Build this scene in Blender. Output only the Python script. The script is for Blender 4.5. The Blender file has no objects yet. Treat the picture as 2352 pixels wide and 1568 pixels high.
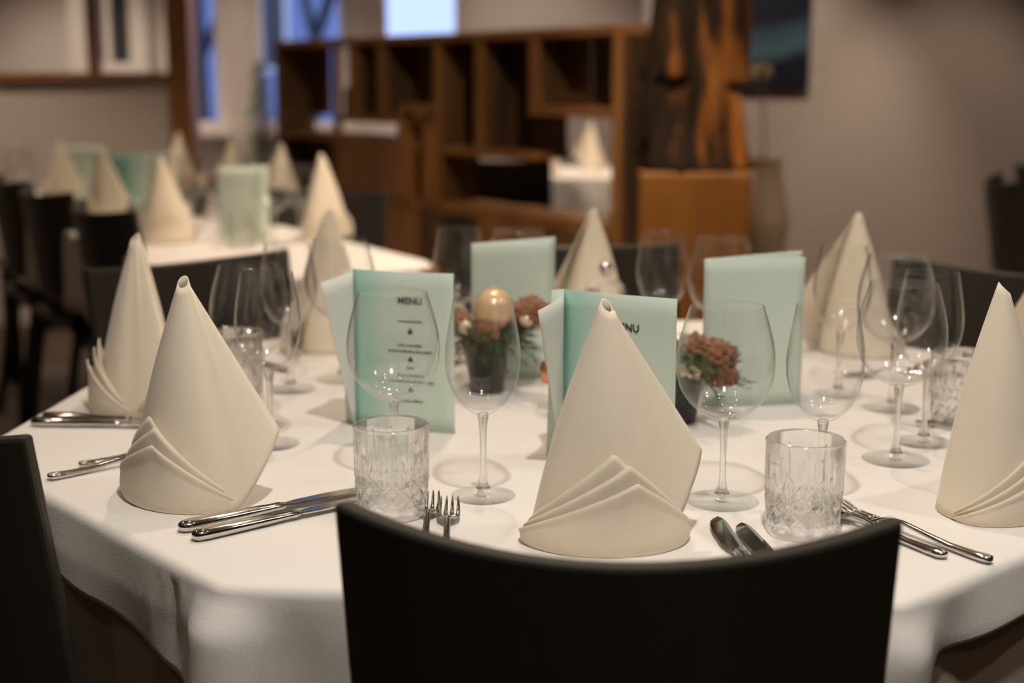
import bpy, bmesh, math, random
from mathutils import Vector, Matrix
random.seed(7)
PI = math.pi
R = math.radians
sc = bpy.context.scene
C = sc.collection

# ------------------------------------------------------------------ camera, world, lights, exposure
TZ = 0.75                                            # height of the laid table
cam = bpy.data.cameras.new('camera')
cam.lens = 50.0
cam.sensor_width = 36.0
cam.dof.use_dof = True
cam.dof.focus_distance = 1.50
cam.dof.aperture_fstop = 2.8
cam.clip_start = 0.05
co = bpy.data.objects.new('camera', cam)
C.objects.link(co)
co.location = (0, 0, TZ + 0.46)
co.rotation_euler = (R(90 - 10.5), 0, 0)
sc.camera = co

sc.view_settings.view_transform = 'Standard'
sc.view_settings.look = 'None'
sc.view_settings.gamma = 1.0
sc.view_settings.use_curve_mapping = False
sc.view_settings.exposure = 0.8
cy = sc.cycles
cy.max_bounces = 7
cy.transmission_bounces = 6
cy.transparent_max_bounces = 20
cy.glossy_bounces = 3
cy.diffuse_bounces = 3
cy.use_light_tree = False
cy.use_adaptive_sampling = True
cy.adaptive_threshold = 0.1

w = bpy.data.worlds.new('overcast_sky')
sc.world = w
w.use_nodes = True
bg = w.node_tree.nodes['Background']
bg.inputs[0].default_value = (0.47, 0.60, 1.0, 1)
bg.inputs[1].default_value = 0.95

WARM = (1.0, 0.80, 0.61)
def spot(name, x, y, power, ang=95, z=2.66, rad=0.04, aim=None, blend=0.7, col=WARM):
    l = bpy.data.lights.new(name, 'SPOT')
    l.energy = power
    l.color = col
    l.spot_size = R(ang)
    l.spot_blend = blend
    l.shadow_soft_size = rad
    o = bpy.data.objects.new(name, l)
    C.objects.link(o)
    o.location = (x, y, z)
    if aim:
        d = Vector(aim) - Vector((x, y, z))
        o.rotation_euler = d.to_track_quat('-Z', 'Y').to_euler()
    return o
COOL = (1.0, 0.935, 0.85)
spot('ceiling_downlight', 0.05, 2.62, 27, ang=125)
spot('ceiling_downlight', 0.14, 0.54, 59, ang=130, col=COOL)
spot('ceiling_downlight', 1.45, 1.35, 16, ang=120, col=COOL)
spot('ceiling_downlight', -1.35, 2.3, 6)
# over the long table, the divider, the partition and the far room
for (x, y, p) in ((-0.75, 3.9, 12), (-1.5, 5.1, 30), (0.35, 3.9, 100), (0.2, 6.6, 60), (-1.0, 7.4, 50), (-2.6, 5.9, 62),
                  (-2.7, 8.1, 55), (0.1, 8.3, 24), (-1.7, 8.2, 34), (1.35, 4.2, 34), (2.3, 5.0, 5)):  # unseen; those before partition, divider and floor vase added to brighten them
    spot('ceiling_downlight', x, y, p, rad=0.045)
spot('divider_fill_spot', 0.35, 3.1, 62, ang=46, aim=(-0.25, 6.0, 0.95), blend=0.9)  # unseen spot added to lift the dark divider cubbies
spot('wall_washer', 0.95, 5.35, 42, ang=52, aim=(1.15, 6.6, 0.72))
spot('wall_washer', 2.1, 5.3, 24, ang=48, aim=(1.95, 6.6, 0.35))
# small unseen spots added for their glints in the glass; little light
for (x, y) in ((-0.55, 1.15), (0.55, 1.2), (0.75, 3.1), (-0.8, 3.2), (0.2, -0.6), (-0.9, -0.2), (1.0, -0.1), (1.6, 2.6), (-1.6, 1.2), (0.1, 3.6), (-0.35, 2.0), (0.45, 2.1), (-2.0, 4.2), (-0.2, 4.9)):
    spot('glint_accent', x, y, 2.4, ang=120, rad=0.013)

# ------------------------------------------------------------------ materials
def mat(name, col, rough=0.5, metal=0.0, noise=None, bump=None, coat=0.0, sheen=0.0, spec=0.5, emit=None):
    m = bpy.data.materials.new(name)
    m.use_nodes = True
    nt = m.node_tree
    b = nt.nodes['Principled BSDF']
    b.inputs['Base Color'].default_value = (*col, 1)
    b.inputs['Roughness'].default_value = rough
    b.inputs['Metallic'].default_value = metal
    b.inputs['Specular IOR Level'].default_value = spec
    if coat: b.inputs['Coat Weight'].default_value = coat
    if sheen: b.inputs['Sheen Weight'].default_value = sheen
    if emit:
        b.inputs['Emission Color'].default_value = (*emit[0], 1)
        b.inputs['Emission Strength'].default_value = emit[1]
    if noise or bump:
        tc = nt.nodes.new('ShaderNodeTexCoord')
    if noise:
        scale, col2, stretch, lo, hi = noise
        mp = nt.nodes.new('ShaderNodeMapping')
        mp.inputs['Scale'].default_value = stretch
        nt.links.new(tc.outputs['Object'], mp.inputs[0])
        n = nt.nodes.new('ShaderNodeTexNoise')
        n.inputs['Scale'].default_value = scale
        n.inputs['Detail'].default_value = 4
        n.inputs['Roughness'].default_value = 0.6
        nt.links.new(mp.outputs[0], n.inputs['Vector'])
        r = nt.nodes.new('ShaderNodeValToRGB')
        r.color_ramp.elements[0].position = lo
        r.color_ramp.elements[1].position = hi
        r.color_ramp.elements[0].color = (*col, 1)
        r.color_ramp.elements[1].color = (*col2, 1)
        nt.links.new(n.outputs['Fac'], r.inputs[0])
        nt.links.new(r.outputs[0], b.inputs['Base Color'])
    if bump:
        scale, strength, dist = bump
        n2 = nt.nodes.new('ShaderNodeTexNoise')
        n2.inputs['Scale'].default_value = scale
        n2.inputs['Detail'].default_value = 3
        nt.links.new(tc.outputs['Object'], n2.inputs['Vector'])
        bp = nt.nodes.new('ShaderNodeBump')
        bp.inputs['Strength'].default_value = strength
        bp.inputs['Distance'].default_value = dist
        nt.links.new(n2.outputs['Fac'], bp.inputs['Height'])
        nt.links.new(bp.outputs[0], b.inputs['Normal'])
    return m

def clear_glass(name, tint=(0.995, 0.995, 0.995), f0=0.035):
    """Thin clear glass: straight transmission plus a Fresnel-weighted mirror reflection."""
    m = bpy.data.materials.new(name)
    m.use_nodes = True
    nt = m.node_tree
    nt.nodes.remove(nt.nodes['Principled BSDF'])
    out = nt.nodes['Material Output']
    t = nt.nodes.new('ShaderNodeBsdfTransparent')
    t.inputs[0].default_value = (*tint, 1)
    g = nt.nodes.new('ShaderNodeBsdfGlossy')
    g.inputs['Roughness'].default_value = 0.09
    lw = nt.nodes.new('ShaderNodeLayerWeight')
    lw.inputs[0].default_value = 0.5
    p = nt.nodes.new('ShaderNodeMath'); p.operation = 'POWER'; p.inputs[1].default_value = 5.0
    k = nt.nodes.new('ShaderNodeMath'); k.operation = 'MULTIPLY_ADD'
    k.inputs[1].default_value = 0.95 - f0; k.inputs[2].default_value = f0
    mx = nt.nodes.new('ShaderNodeMixShader')
    nt.links.new(lw.outputs['Facing'], p.inputs[0])
    nt.links.new(p.outputs[0], k.inputs[0])
    nt.links.new(k.outputs[0], mx.inputs[0])
    nt.links.new(t.outputs[0], mx.inputs[1])
    nt.links.new(g.outputs[0], mx.inputs[2])
    nt.links.new(mx.outputs[0], out.inputs[0])
    return m

def solid_glass(name, thru=0.0, ior=1.5, f0=0.05):
    """clear solid glass: a share of bent light (Glass BSDF) over a thin-glass base"""
    m = clear_glass(name, (0.99, 0.99, 0.99), f0)
    nt = m.node_tree
    out = nt.nodes['Material Output']
    base = out.inputs[0].links[0].from_socket
    g = nt.nodes.new('ShaderNodeBsdfGlass')
    g.inputs['Roughness'].default_value = 0.0
    g.inputs['IOR'].default_value = ior
    g.inputs[0].default_value = (0.99, 0.99, 0.99, 1)
    mx = nt.nodes.new('ShaderNodeMixShader')
    mx.inputs[0].default_value = thru
    nt.links.new(g.outputs[0], mx.inputs[1])
    nt.links.new(base, mx.inputs[2])
    nt.links.new(mx.outputs[0], out.inputs[0])
    return m

def cloth_mat(name, col, fine=900.0, strength=0.12, crease=None):
    """woven cloth: crossing thread waves as fine relief plus soft wrinkles"""
    m = mat(name, col, 0.85, spec=0.25, sheen=0.15)
    nt = m.node_tree
    b = nt.nodes['Principled BSDF']
    tc = nt.nodes.new('ShaderNodeTexCoord')
    wv = nt.nodes.new('ShaderNodeTexNoise'); wv.inputs['Scale'].default_value = fine; wv.inputs['Detail'].default_value = 0
    wr = nt.nodes.new('ShaderNodeTexNoise'); wr.inputs['Scale'].default_value = 7.0; wr.inputs['Detail'].default_value = 1
    ml = nt.nodes.new('ShaderNodeMath'); ml.operation = 'MULTIPLY_ADD'; ml.inputs[1].default_value = 9.0
    bp = nt.nodes.new('ShaderNodeBump'); bp.inputs['Strength'].default_value = strength; bp.inputs['Distance'].default_value = 0.0012
    nt.links.new(tc.outputs['Object'], wv.inputs['Vector'])
    nt.links.new(tc.outputs['Object'], wr.inputs['Vector'])
    nt.links.new(wr.outputs['Fac'], ml.inputs[0])
    nt.links.new(wv.outputs['Fac'], ml.inputs[2])
    nt.links.new(ml.outputs[0], bp.inputs['Height'])
    nt.links.new(bp.outputs[0], b.inputs['Normal'])
    return m

M = {}
M['linen'] = cloth_mat('white_table_linen', (0.85, 0.81, 0.765), strength=0.25)
M['linen_under'] = cloth_mat('cream_under_linen_shaded', (0.42, 0.34, 0.26), strength=0.25)  # cream cloth with the shade below the table edge put into its colour
M['napkin'] = cloth_mat('cream_napkin_cotton', (0.86, 0.76, 0.61), fine=1400, strength=0.1)
M['steel'] = mat('polished_steel', (0.62, 0.60, 0.58), 0.09, 1.0)
M['bowl'] = clear_glass('thin_clear_glass')
M['stem'] = solid_glass('solid_clear_glass', 0.45)
M['foot'] = clear_glass('glass_foot', (0.985, 0.99, 0.985), 0.04)
M['crystal'] = solid_glass('cut_crystal', 0.42, 1.52, 0.06)
M['mint'] = mat('mint_card', (0.62, 0.72, 0.63), 0.75, spec=0.2)
M['teal'] = mat('teal_card_spine', (0.20, 0.55, 0.50), 0.75, spec=0.2)
M['insert'] = mat('pale_card_insert', (0.72, 0.74, 0.69), 0.75, spec=0.2)
M['ink'] = mat('dark_print_ink', (0.02, 0.03, 0.03), 0.7)
M['black_wood'] = mat('black_stained_wood', (0.028, 0.025, 0.020), 0.42, noise=(6, (0.042, 0.036, 0.028), (1, 1, 0.15), 0.35, 0.75), spec=0.35)
M['black_seat'] = mat('black_seat_leather', (0.012, 0.011, 0.010), 0.5, bump=(160, 0.3, 0.002))
M['oak'] = mat('oiled_oak', (0.34, 0.148, 0.042), 0.5, noise=(5, (0.20, 0.078, 0.020), (1, 1, 0.12), 0.35, 0.7))
M['amber_oak'] = mat('amber_oak', (0.30, 0.120, 0.014), 0.5, noise=(4, (0.17, 0.062, 0.008), (1, 1, 0.12), 0.35, 0.7))
M['rustic'] = mat('rustic_dark_board', (0.028, 0.015, 0.006), 0.6, noise=(7, (0.22, 0.098, 0.030), (1.0, 1.0, 0.10), 0.38, 0.76))
M['bark'] = mat('polished_root_wood', (0.018, 0.009, 0.004), 0.75, noise=(9, (0.33, 0.12, 0.022), (1, 1, 0.16), 0.5, 0.68), spec=0.15)
M['wall'] = mat('warm_white_plaster', (0.66, 0.57, 0.52), 0.9)
M['wall_b'] = mat('white_plaster', (0.72, 0.66, 0.63), 0.9)
M['ceiling'] = mat('ceiling_paint', (0.7, 0.64, 0.58), 0.9)
M['floor'] = mat('dark_floor_boards', (0.035, 0.022, 0.014), 0.45, noise=(3, (0.06, 0.035, 0.02), (1, 6, 1), 0.3, 0.7))
M['white_frame'] = mat('white_window_paint', (0.78, 0.73, 0.70), 0.5)
M['pane'] = clear_glass('window_pane_glass', (0.96, 0.97, 0.98))
M['dark_pane'] = mat('dark_glass_pane', (0.06, 0.06, 0.065), 0.08)
M['pot'] = mat('black_ceramic', (0.02, 0.016, 0.014), 0.4)
M['pine'] = mat('pine_green', (0.055, 0.085, 0.028), 0.7, noise=(30, (0.12, 0.15, 0.06), (1, 1, 1), 0.4, 0.7))
M['cone'] = mat('brown_velvet_cone', (0.26, 0.105, 0.038), 0.8, bump=(70, 0.9, 0.006), sheen=0.4)
M['pearl'] = mat('pearl_bauble', (0.82, 0.66, 0.50), 0.22, 0.25, coat=0.6)
M['gold'] = mat('gold_bauble', (0.80, 0.56, 0.33), 0.28, 0.15, coat=0.6)
M['vase'] = mat('cream_ceramic', (0.74, 0.56, 0.38), 0.5)
M['petal'] = mat('cream_petal', (0.80, 0.66, 0.42), 0.7)
M['stalk'] = mat('pale_stalk', (0.40, 0.30, 0.20), 0.7)
M['snow'] = mat('snow_ground', (0.85, 0.88, 0.95), 0.9)
M['facade'] = mat('blue_grey_facade', (0.22, 0.27, 0.42), 0.8)
M['bark_out'] = mat('bare_tree_bark', (0.03, 0.03, 0.035), 0.9)
M['copper'] = mat('copper', (0.70, 0.30, 0.14), 0.3, 0.9)

# ------------------------------------------------------------------ helpers
def mesh_from(name, verts, faces, m=None, smooth=False, recalc=True):
    me = bpy.data.meshes.new(name)
    me.from_pydata([tuple(v) for v in verts], [], faces)
    me.validate()
    if recalc:
        bm = bmesh.new(); bm.from_mesh(me)
        bmesh.ops.recalc_face_normals(bm, faces=bm.faces)
        bm.to_mesh(me); bm.free()
    if m: me.materials.append(m)
    if smooth:
        me.polygons.foreach_set('use_smooth', [True] * len(me.polygons))
    me.update()
    return me

def obj(name, me, parent=None, loc=(0, 0, 0), rot=(0, 0, 0)):
    o = bpy.data.objects.new(name, me)
    C.objects.link(o)
    o.location = loc
    o.rotation_euler = rot
    if parent: o.parent = parent
    return o

def tag(o, label=None, cat=None, group=None, kind=None):
    if label: o['label'] = label
    if cat: o['category'] = cat
    if group: o['group'] = group
    if kind: o['kind'] = kind
    return o

def thing(name, label, cat, loc=(0, 0, 0), rz=0, group=None):
    o = bpy.data.objects.new(name, None)
    o.empty_display_size = 0.05
    C.objects.link(o)
    o.location = loc
    o.rotation_euler = (0, 0, rz)
    return tag(o, label, cat, group)

def copy_tree(o, parent=None):
    c = o.copy()
    C.objects.link(c)
    c.parent = parent
    for ch in list(o.children):
        copy_tree(ch, c)
    return c

def place(proto, used, loc, rz, label, group=None, scale=1.0):
    """the first call moves the prototype itself, later calls copy it"""
    o = proto if not used else copy_tree(proto)
    used.append(1)
    o.location = loc
    o.rotation_euler = (0, 0, rz)
    o.scale = (scale, scale, scale)
    o['label'] = label
    if group: o['group'] = group
    return o

def lathe(profile, seg=48, closed=False):
    v, f = [], []
    n = len(profile)
    for i in range(seg):
        a = 2 * PI * i / seg
        for (r, z) in profile:
            v.append((r * math.cos(a), r * math.sin(a), z))
    for i in range(seg):
        j = (i + 1) % seg
        for k in range(n if closed else n - 1):
            k2 = (k + 1) % n
            f.append((i * n + k, j * n + k, j * n + k2, i * n + k2))
    return v, f

def lathe_mesh(name, profile, m, seg=48, closed=False, smooth=True):
    v, f = lathe(profile, seg, closed)
    me = mesh_from(name, v, f)
    bm = bmesh.new(); bm.from_mesh(me)
    bmesh.ops.remove_doubles(bm, verts=bm.verts, dist=1e-6)
    bmesh.ops.recalc_face_normals(bm, faces=bm.faces)
    bm.to_mesh(me); bm.free()
    me.materials.append(m)
    if smooth: me.polygons.foreach_set('use_smooth', [True] * len(me.polygons))
    return me

def smooth_profile(pts, n):
    """Catmull-Rom through (r,z) points"""
    out = []
    P = [pts[0]] + list(pts) + [pts[-1]]
    for i in range(1, len(P) - 2):
        for k in range(n):
            t = k / n
            q = []
            for d in (0, 1):
                a, b, c, e = P[i-1][d], P[i][d], P[i+1][d], P[i+2][d]
                q.append(0.5 * (2*b + (c-a)*t + (2*a-5*b+4*c-e)*t*t + (3*b-a-3*c+e)*t**3))
            out.append(tuple(q))
    out.append(tuple(pts[-1]))
    return out

def box_bm(bm, x0, x1, y0, y1, z0, z1, bev=0.0):
    r = bmesh.ops.create_cube(bm, size=1.0)
    for v in r['verts']:
        v.co = Vector(((x0 + x1) / 2 + v.co.x * (x1 - x0), (y0 + y1) / 2 + v.co.y * (y1 - y0), (z0 + z1) / 2 + v.co.z * (z1 - z0)))
    if bev:
        eds = {e for v in r['verts'] for e in v.link_edges}
        bmesh.ops.bevel(bm, geom=list(eds), offset=bev, segments=2, profile=0.5, affect='EDGES')

def box_mesh(name, x0, x1, y0, y1, z0, z1, m, bev=0.0):
    bm = bmesh.new()
    box_bm(bm, x0, x1, y0, y1, z0, z1, bev)
    me = bpy.data.meshes.new(name)
    bm.to_mesh(me); bm.free()
    me.materials.append(m)
    return me

def loft(sections, seg=12, cap=True):
    """sections: (centre Vector, axis_u Vector, axis_v Vector) superellipse rings along a path"""
    v, f = [], []
    for (c, u, w_) in sections:
        for i in range(seg):
            a = 2 * PI * i / seg
            v.append(c + u * math.cos(a) + w_ * math.sin(a))
    for s in range(len(sections) - 1):
        for i in range(seg):
            j = (i + 1) % seg
            f.append((s*seg+i, s*seg+j, (s+1)*seg+j, (s+1)*seg+i))
    if cap:
        f.append(tuple(range(seg)))
        f.append(tuple((len(sections)-1)*seg + i for i in range(seg)))
    return v, f

def tube(path, radii, seg=10):
    secs = []
    n = len(path)
    up = Vector((0, 0, 1))
    for i, p in enumerate(path):
        d = (path[min(i+1, n-1)] - path[max(i-1, 0)]).normalized()
        ref = up if abs(d.z) < 0.9 else Vector((0, 1, 0))
        u = d.cross(ref).normalized()
        w_ = d.cross(u).normalized()
        secs.append((p, u * radii[i], w_ * radii[i]))
    return loft(secs, seg)

def merge(*parts):
    v, f = [], []
    for (a, b) in parts:
        o = len(v)
        v += list(a)
        f += [tuple(i + o for i in q) for q in b]
    return v, f

# ------------------------------------------------------------------ the setting
def struct(name, me, **k):
    o = obj(name, me, **k)
    o['kind'] = 'structure'
    return o
struct('floor', box_mesh('floor', -4.2, 4.2, -3.2, 9.3, -0.1, 0.0, M['floor']))
struct('ceiling', box_mesh('ceiling', -4.2, 4.2, -3.2, 9.3, 2.75, 2.85, M['ceiling']))
struct('wall_left', box_mesh('wall_left', -4.2, -4.0, -3.2, 9.3, 0, 2.75, M['wall']))
struct('wall_right', box_mesh('wall_right', 4.0, 4.2, -3.2, 9.3, 0, 2.75, M['wall']))
struct('wall_front', box_mesh('wall_front', -4.0, 4.0, -3.2, -3.0, 0, 2.75, M['wall']))
# wall with the painting and its return
struct('wall_picture', box_mesh('wall_picture', 0.80, 4.0, 6.6, 6.75, 0, 2.75, M['wall']))
struct('wall_return', box_mesh('wall_return', 0.80, 0.95, 6.75, 9.0, 0, 2.75, M['wall_b']))
# window wall: solid pieces around three openings
WIN = [(-2.05, -1.789), (-1.612, -1.016), (-0.834, -0.299)]
SILL, HEAD = 0.884, 2.35
bm = bmesh.new()
xs = [-4.0] + [v for p in WIN for v in p] + [0.95]
for i in range(0, len(xs), 2):
    box_bm(bm, xs[i], xs[i+1], 9.0, 9.2, 0, 2.75)
for (a, b) in WIN:
    box_bm(bm, a, b, 9.0, 9.2, 0, SILL)
    box_bm(bm, a, b, 9.0, 9.2, HEAD, 2.75)
me = bpy.data.meshes.new('wall_back'); bm.to_mesh(me); bm.free(); me.materials.append(M['wall_b'])
struct('wall_back', me)
for i, (a, b) in enumerate(WIN):
    win = thing('window_%d' % (i + 1), None, None, (0, 0, 0))
    win['kind'] = 'structure'
    bm = bmesh.new()
    t = 0.055
    box_bm(bm, a, a + t, 9.02, 9.10, SILL, HEAD, 0.004)
    box_bm(bm, b - t, b, 9.02, 9.10, SILL, HEAD, 0.004)
    box_bm(bm, a + t, b - t, 9.02, 9.10, SILL, SILL + t, 0.004)
    box_bm(bm, a + t, b - t, 9.02, 9.10, HEAD - t, HEAD, 0.004)
    me = bpy.data.meshes.new('window_frame'); bm.to_mesh(me); bm.free(); me.materials.append(M['white_frame'])
    obj('window_frame', me, win)
    obj('pane', box_mesh('pane', a + t, b - t, 9.055, 9.061, SILL + t, HEAD - t, M['pane']), win)
    obj('window_sill', box_mesh('window_sill', a - 0.03, b + 0.03, 8.90, 9.02, SILL - 0.035, SILL, M['white_frame'], 0.005), win)

# low partition with oak cap, post and mullion
half = struct('wall_partition', box_mesh('wall_partition', -3.95, -1.66, 6.97, 7.09, 0, 1.195, M['wall']))
obj('cap_rail', box_mesh('cap_rail', -3.95, -1.655, 6.93, 7.13, 1.195, 1.235, M['oak'], 0.004), half)
struct('trim_1', box_mesh('trim_1', -1.655, -1.545, 6.95, 7.11, 0, 2.75, M['oak'], 0.004))
struct('trim_2', box_mesh('trim_2', -2.05, -1.995, 7.0, 7.06, 1.235, 2.75, M['oak'], 0.003))
# white door with dark panes far behind the partition
door = thing('door_1', None, None); door['kind'] = 'structure'
bm = bmesh.new()
for (x0, x1) in ((-2.72, -2.61), (-2.50, -2.455), (-2.345, -2.24)):
    box_bm(bm, x0, x1, 8.90, 8.97, 0, 2.2, 0.004)
for (z0, z1) in ((0, 0.95), (1.17, 1.30), (2.08, 2.2)):
    box_bm(bm, -2.61, -2.50, 8.90, 8.97, z0, z1, 0.004)
    box_bm(bm, -2.455, -2.345, 8.90, 8.97, z0, z1, 0.004)
me = bpy.data.meshes.new('door_frame'); bm.to_mesh(me); bm.free(); me.materials.append(M['white_frame'])
obj('door_frame', me, door)
for (x0, x1) in ((-2.61, -2.50), (-2.455, -2.345)):
    obj('pane', box_mesh('pane', x0, x1, 8.925, 8.935, 1.30, 2.08, M['dark_pane']), door)
    obj('pane', box_mesh('pane', x0, x1, 8.925, 8.935, 0.95, 1.17, M['dark_pane']), door)

# outdoors, seen only as blur through the windows
struct('snowy_ground', box_mesh('snowy_ground', -14, 12, 9.3, 34, -0.12, -0.02, M['snow']))
hs = thing('house', 'blue-grey house across the snowy yard outside the window', 'house', (-3.6, 17, -0.02))
obj('wall', box_mesh('wall', -1.9, 1.5, 0, 5, 0, 4.2, M['facade']), hs)
v = [(-2.1, -0.3, 4.2), (1.7, -0.3, 4.2), (1.7, 5.3, 4.2), (-2.1, 5.3, 4.2), (-2.1, 2.5, 5.6), (1.7, 2.5, 5.6)]
obj('roof', mesh_from('roof', v, [(0, 1, 5, 4), (2, 3, 4, 5), (1, 2, 5), (3, 0, 4), (0, 3, 2, 1)], M['snow']), hs)
for wx in (-1.3, -0.3, 0.7):
    wd = obj('window', box_mesh('window', wx - 0.3, wx + 0.3, -0.03, 0.02, 1.3, 2.6, M['white_frame']), hs)
    obj('pane', box_mesh('pane', wx - 0.24, wx + 0.24, -0.04, -0.028, 1.36, 2.54, M['dark_pane']), wd)
def bare_tree(x, y, h, seed, label):
    rnd = random.Random(seed)
    parts = []
    def br(p, d, L, r, lev):
        q = p + d * L
        parts.append(tube([p, (p + q) / 2 + Vector((rnd.uniform(-.03, .03), rnd.uniform(-.03, .03), 0)) * L, q], [r, r * .8, r * .6], 6))
        if lev:
            for k in range(3):
                nd = (d + Vector((rnd.uniform(-.8, .8), rnd.uniform(-.8, .8), rnd.uniform(0, .4)))).normalized()
                br(q, nd, L * .68, r * .6, lev - 1)
    br(Vector((0, 0, 0)), Vector((0, 0, 1)), h * .35, h * .02, 4)
    v, f = merge(*parts)
    o = obj('bare_tree', mesh_from('bare_tree', v, f, M['bark_out']), loc=(x, y, -0.02))
    tag(o, label, 'tree', 'trees outside')
bare_tree(-1.9, 14.0, 4.5, 3, 'bare dark tree outside the middle window, before the house')
bare_tree(-2.62, 12.2, 4.0, 5, 'slender bare tree outside the narrow window by the oak post')

# ------------------------------------------------------------------ room divider shelf
DR, DL = Vector((0.37, 5.0, 0)), Vector((-1.18, 7.2, 0))
DLEN = (DL - DR).length
dang = math.atan2(DL.y - DR.y, DL.x - DR.x)
# local x runs along the shelf from its near end, local -y points away from the camera
shelf = thing('room_divider', 'tall dark rustic wooden shelf dividing the room, with open cubbies', 'shelf', DR, dang)
DEP = 0.20
def board(name, u0, u1, z0, z1, m, d0=0.0, d1=DEP, bev=0.004):
    return obj(name, box_mesh(name, u0, u1, -d1, -d0, z0, z1, m, bev), shelf)
board('top_board', -0.02, DLEN, 1.355, 1.388, M['oak'], -0.01, DEP + 0.01)
board('end_panel', -0.02, 0.02, 0.0, 1.355, M['rustic'])
board('front_edge', -0.022, 0.024, 0.0, 1.355, M['oak'], -0.012, -0.001)
board('end_panel', DLEN - 0.04, DLEN, 0.0, 1.355, M['rustic'])
for (a, b, zb) in ((1.87, 1.93, 1.045), (1.605, 1.68, 1.045), (1.165, 1.205, 0.7), (0.845, 0.895, 0.93), (0.475, 0.53, 1.07)):
    board('divider', a, b, zb, 1.355, M['rustic'], 0.012)
    board('front_edge', a, b, zb, 1.355, M['oak'], -0.002, 0.012, 0.002)
board('divider', 2.055, 2.09, 0.7, 1.355, M['oak'], 0.0, 0.03)
board('shelf_board', 2.09, DLEN - 0.04, 0.92, 0.955, M['oak'])
board('shelf_board', 1.21, 2.055, 1.012, 1.045, M['oak'])
board('shelf_board', 0.02, 0.475, 1.07, 1.105, M['oak'])
board('shelf_board', 0.53, 1.165, 0.90, 0.93, M['oak'])
board('bottom_board', 0.02, DLEN - 0.04, 0.655, 0.70, M['oak'])
# back boards of the cubbies (rough planks, each its own)
def planks(u0, u1, z0, z1, n, d=DEP - 0.02, m='rustic'):
    rnd = random.Random(int(u0 * 100))
    for k in range(n):
        a = u0 + (u1 - u0) * k / n
        b = u0 + (u1 - u0) * (k + 1) / n
        dd = d - rnd.uniform(0, 0.02)
        board('plank', a + 0.002, b - 0.002, z0, z1, M[m], dd, dd + 0.018, 0.002)
planks(2.43, 2.65, 1.03, 1.355, 3)
planks(1.68, 1.87, 1.045, 1.355, 2)
planks(1.205, 1.605, 1.045, 1.355, 3)
planks(0.895, 1.165, 0.93, 1.355, 3)
planks(0.53, 0.845, 0.93, 1.355, 3)
planks(0.09, 0.475, 1.105, 1.355, 4)
planks(2.09, 2.65, 0.70, 0.92, 4)
planks(1.93, 2.055, 1.045, 1.165, 1, 0.05)
# doors in the lower middle
for (a, b) in ((1.47, 1.74), (1.75, 2.05)):
    d_ = board('door', a, b, 0.705, 0.945, M['oak'], -0.01, 0.012)
board('cabinet_top', 1.46, 2.055, 0.945, 0.955, M['oak'], 0.0, DEP)
# framed box
board('box_side', 1.205, 1.25, 0.70, 1.01, M['oak'], -0.03, DEP)
board('box_side', 1.42, 1.46, 0.70, 1.10, M['oak'], -0.03, DEP)
board('box_top', 1.205, 1.46, 1.065, 1.10, M['oak'], -0.03, 0.0)
for k in range(6):
    a = 0.02 + k * (DLEN - 0.06) / 6
    board('base_panel', a + 0.003, a + (DLEN - 0.06) / 6 - 0.003, 0.03, 0.65, M['oak'] if k % 2 else M['rustic'], 0.0, 0.02)

# ------------------------------------------------------------------ root-wood sculpture on its block
bl = thing('wooden_plinth', 'brown wooden block plinth under the root sculpture', 'plinth', (0.612, 4.83, 0), R(-3))
v, f = [], []
obj('block', box_mesh('block', -0.185, 0.185, -0.13, 0.13, 0, 0.905, M['amber_oak'], 0.012), bl)
obj('foot_board', box_mesh('foot_board', -0.175, 0.175, -0.12, 0.12, 0, 0.03, M['rustic'], 0.004), bl)
def ridged(cx, cy, z0, z1, r0, r1, bendx, bendy, seed, seg=56, rings=34, flare=0.0):
    rnd = random.Random(seed)
    ph = [rnd.uniform(0, 6.28) for _ in range(8)]
    v, f = [], []
    for k in range(rings + 1):
        t = k / rings
        z = z0 + (z1 - z0) * t
        rr = r0 + (r1 - r0) * t + flare * math.exp(-t * 7) * .5
        x0 = cx + bendx * t * t
        y0 = cy + bendy * t * t
        for i in range(seg):
            a = 2 * PI * i / seg
            q = 1 + .10 * math.sin(5 * a + ph[0] + 2 * t) + .07 * math.sin(9 * a + ph[1] - 3 * t) + .05 * math.sin(15 * a + ph[2] + 4 * t) \
                + .06 * math.sin(3 * a + ph[3] + 6 * t) + .03 * math.sin(14 * t + ph[4] + a)
            v.append((x0 + rr * q * math.cos(a), y0 + rr * .72 * q * math.sin(a), z))
    for k in range(rings):
        for i in range(seg):
            j = (i + 1) % seg
            f.append((k*seg+i, k*seg+j, (k+1)*seg+j, (k+1)*seg+i))
    f.append(tuple(range(seg)))
    f.append(tuple(rings*seg+i for i in range(seg)))
    return v, f
v, f = merge(ridged(0, 0, 0, 0.58, 0.172, 0.085, 0, 0, 1, flare=.03),
             ridged(-0.04, 0, 0.30, 1.15, 0.125, 0.05, -0.01, 0.02, 2),
             ridged(0.105, 0, 0.28, 1.0, 0.07, 0.045, 0.035, 0.0, 3),
             ridged(-0.12, -0.03, 0.1, 0.47, 0.05, 0.02, -0.02, 0.0, 4),
             ridged(0.04, -0.09, 0.02, 0.50, 0.035, 0.018, -0.03, 0.03, 5))
tr = obj('root_sculpture', mesh_from('root_sculpture', v, f, M['bark'], True), loc=(0.612, 4.84, 0.905))
tag(tr, 'gnarled dark brown and amber root-wood sculpture standing on the wooden block', 'sculpture')

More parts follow.
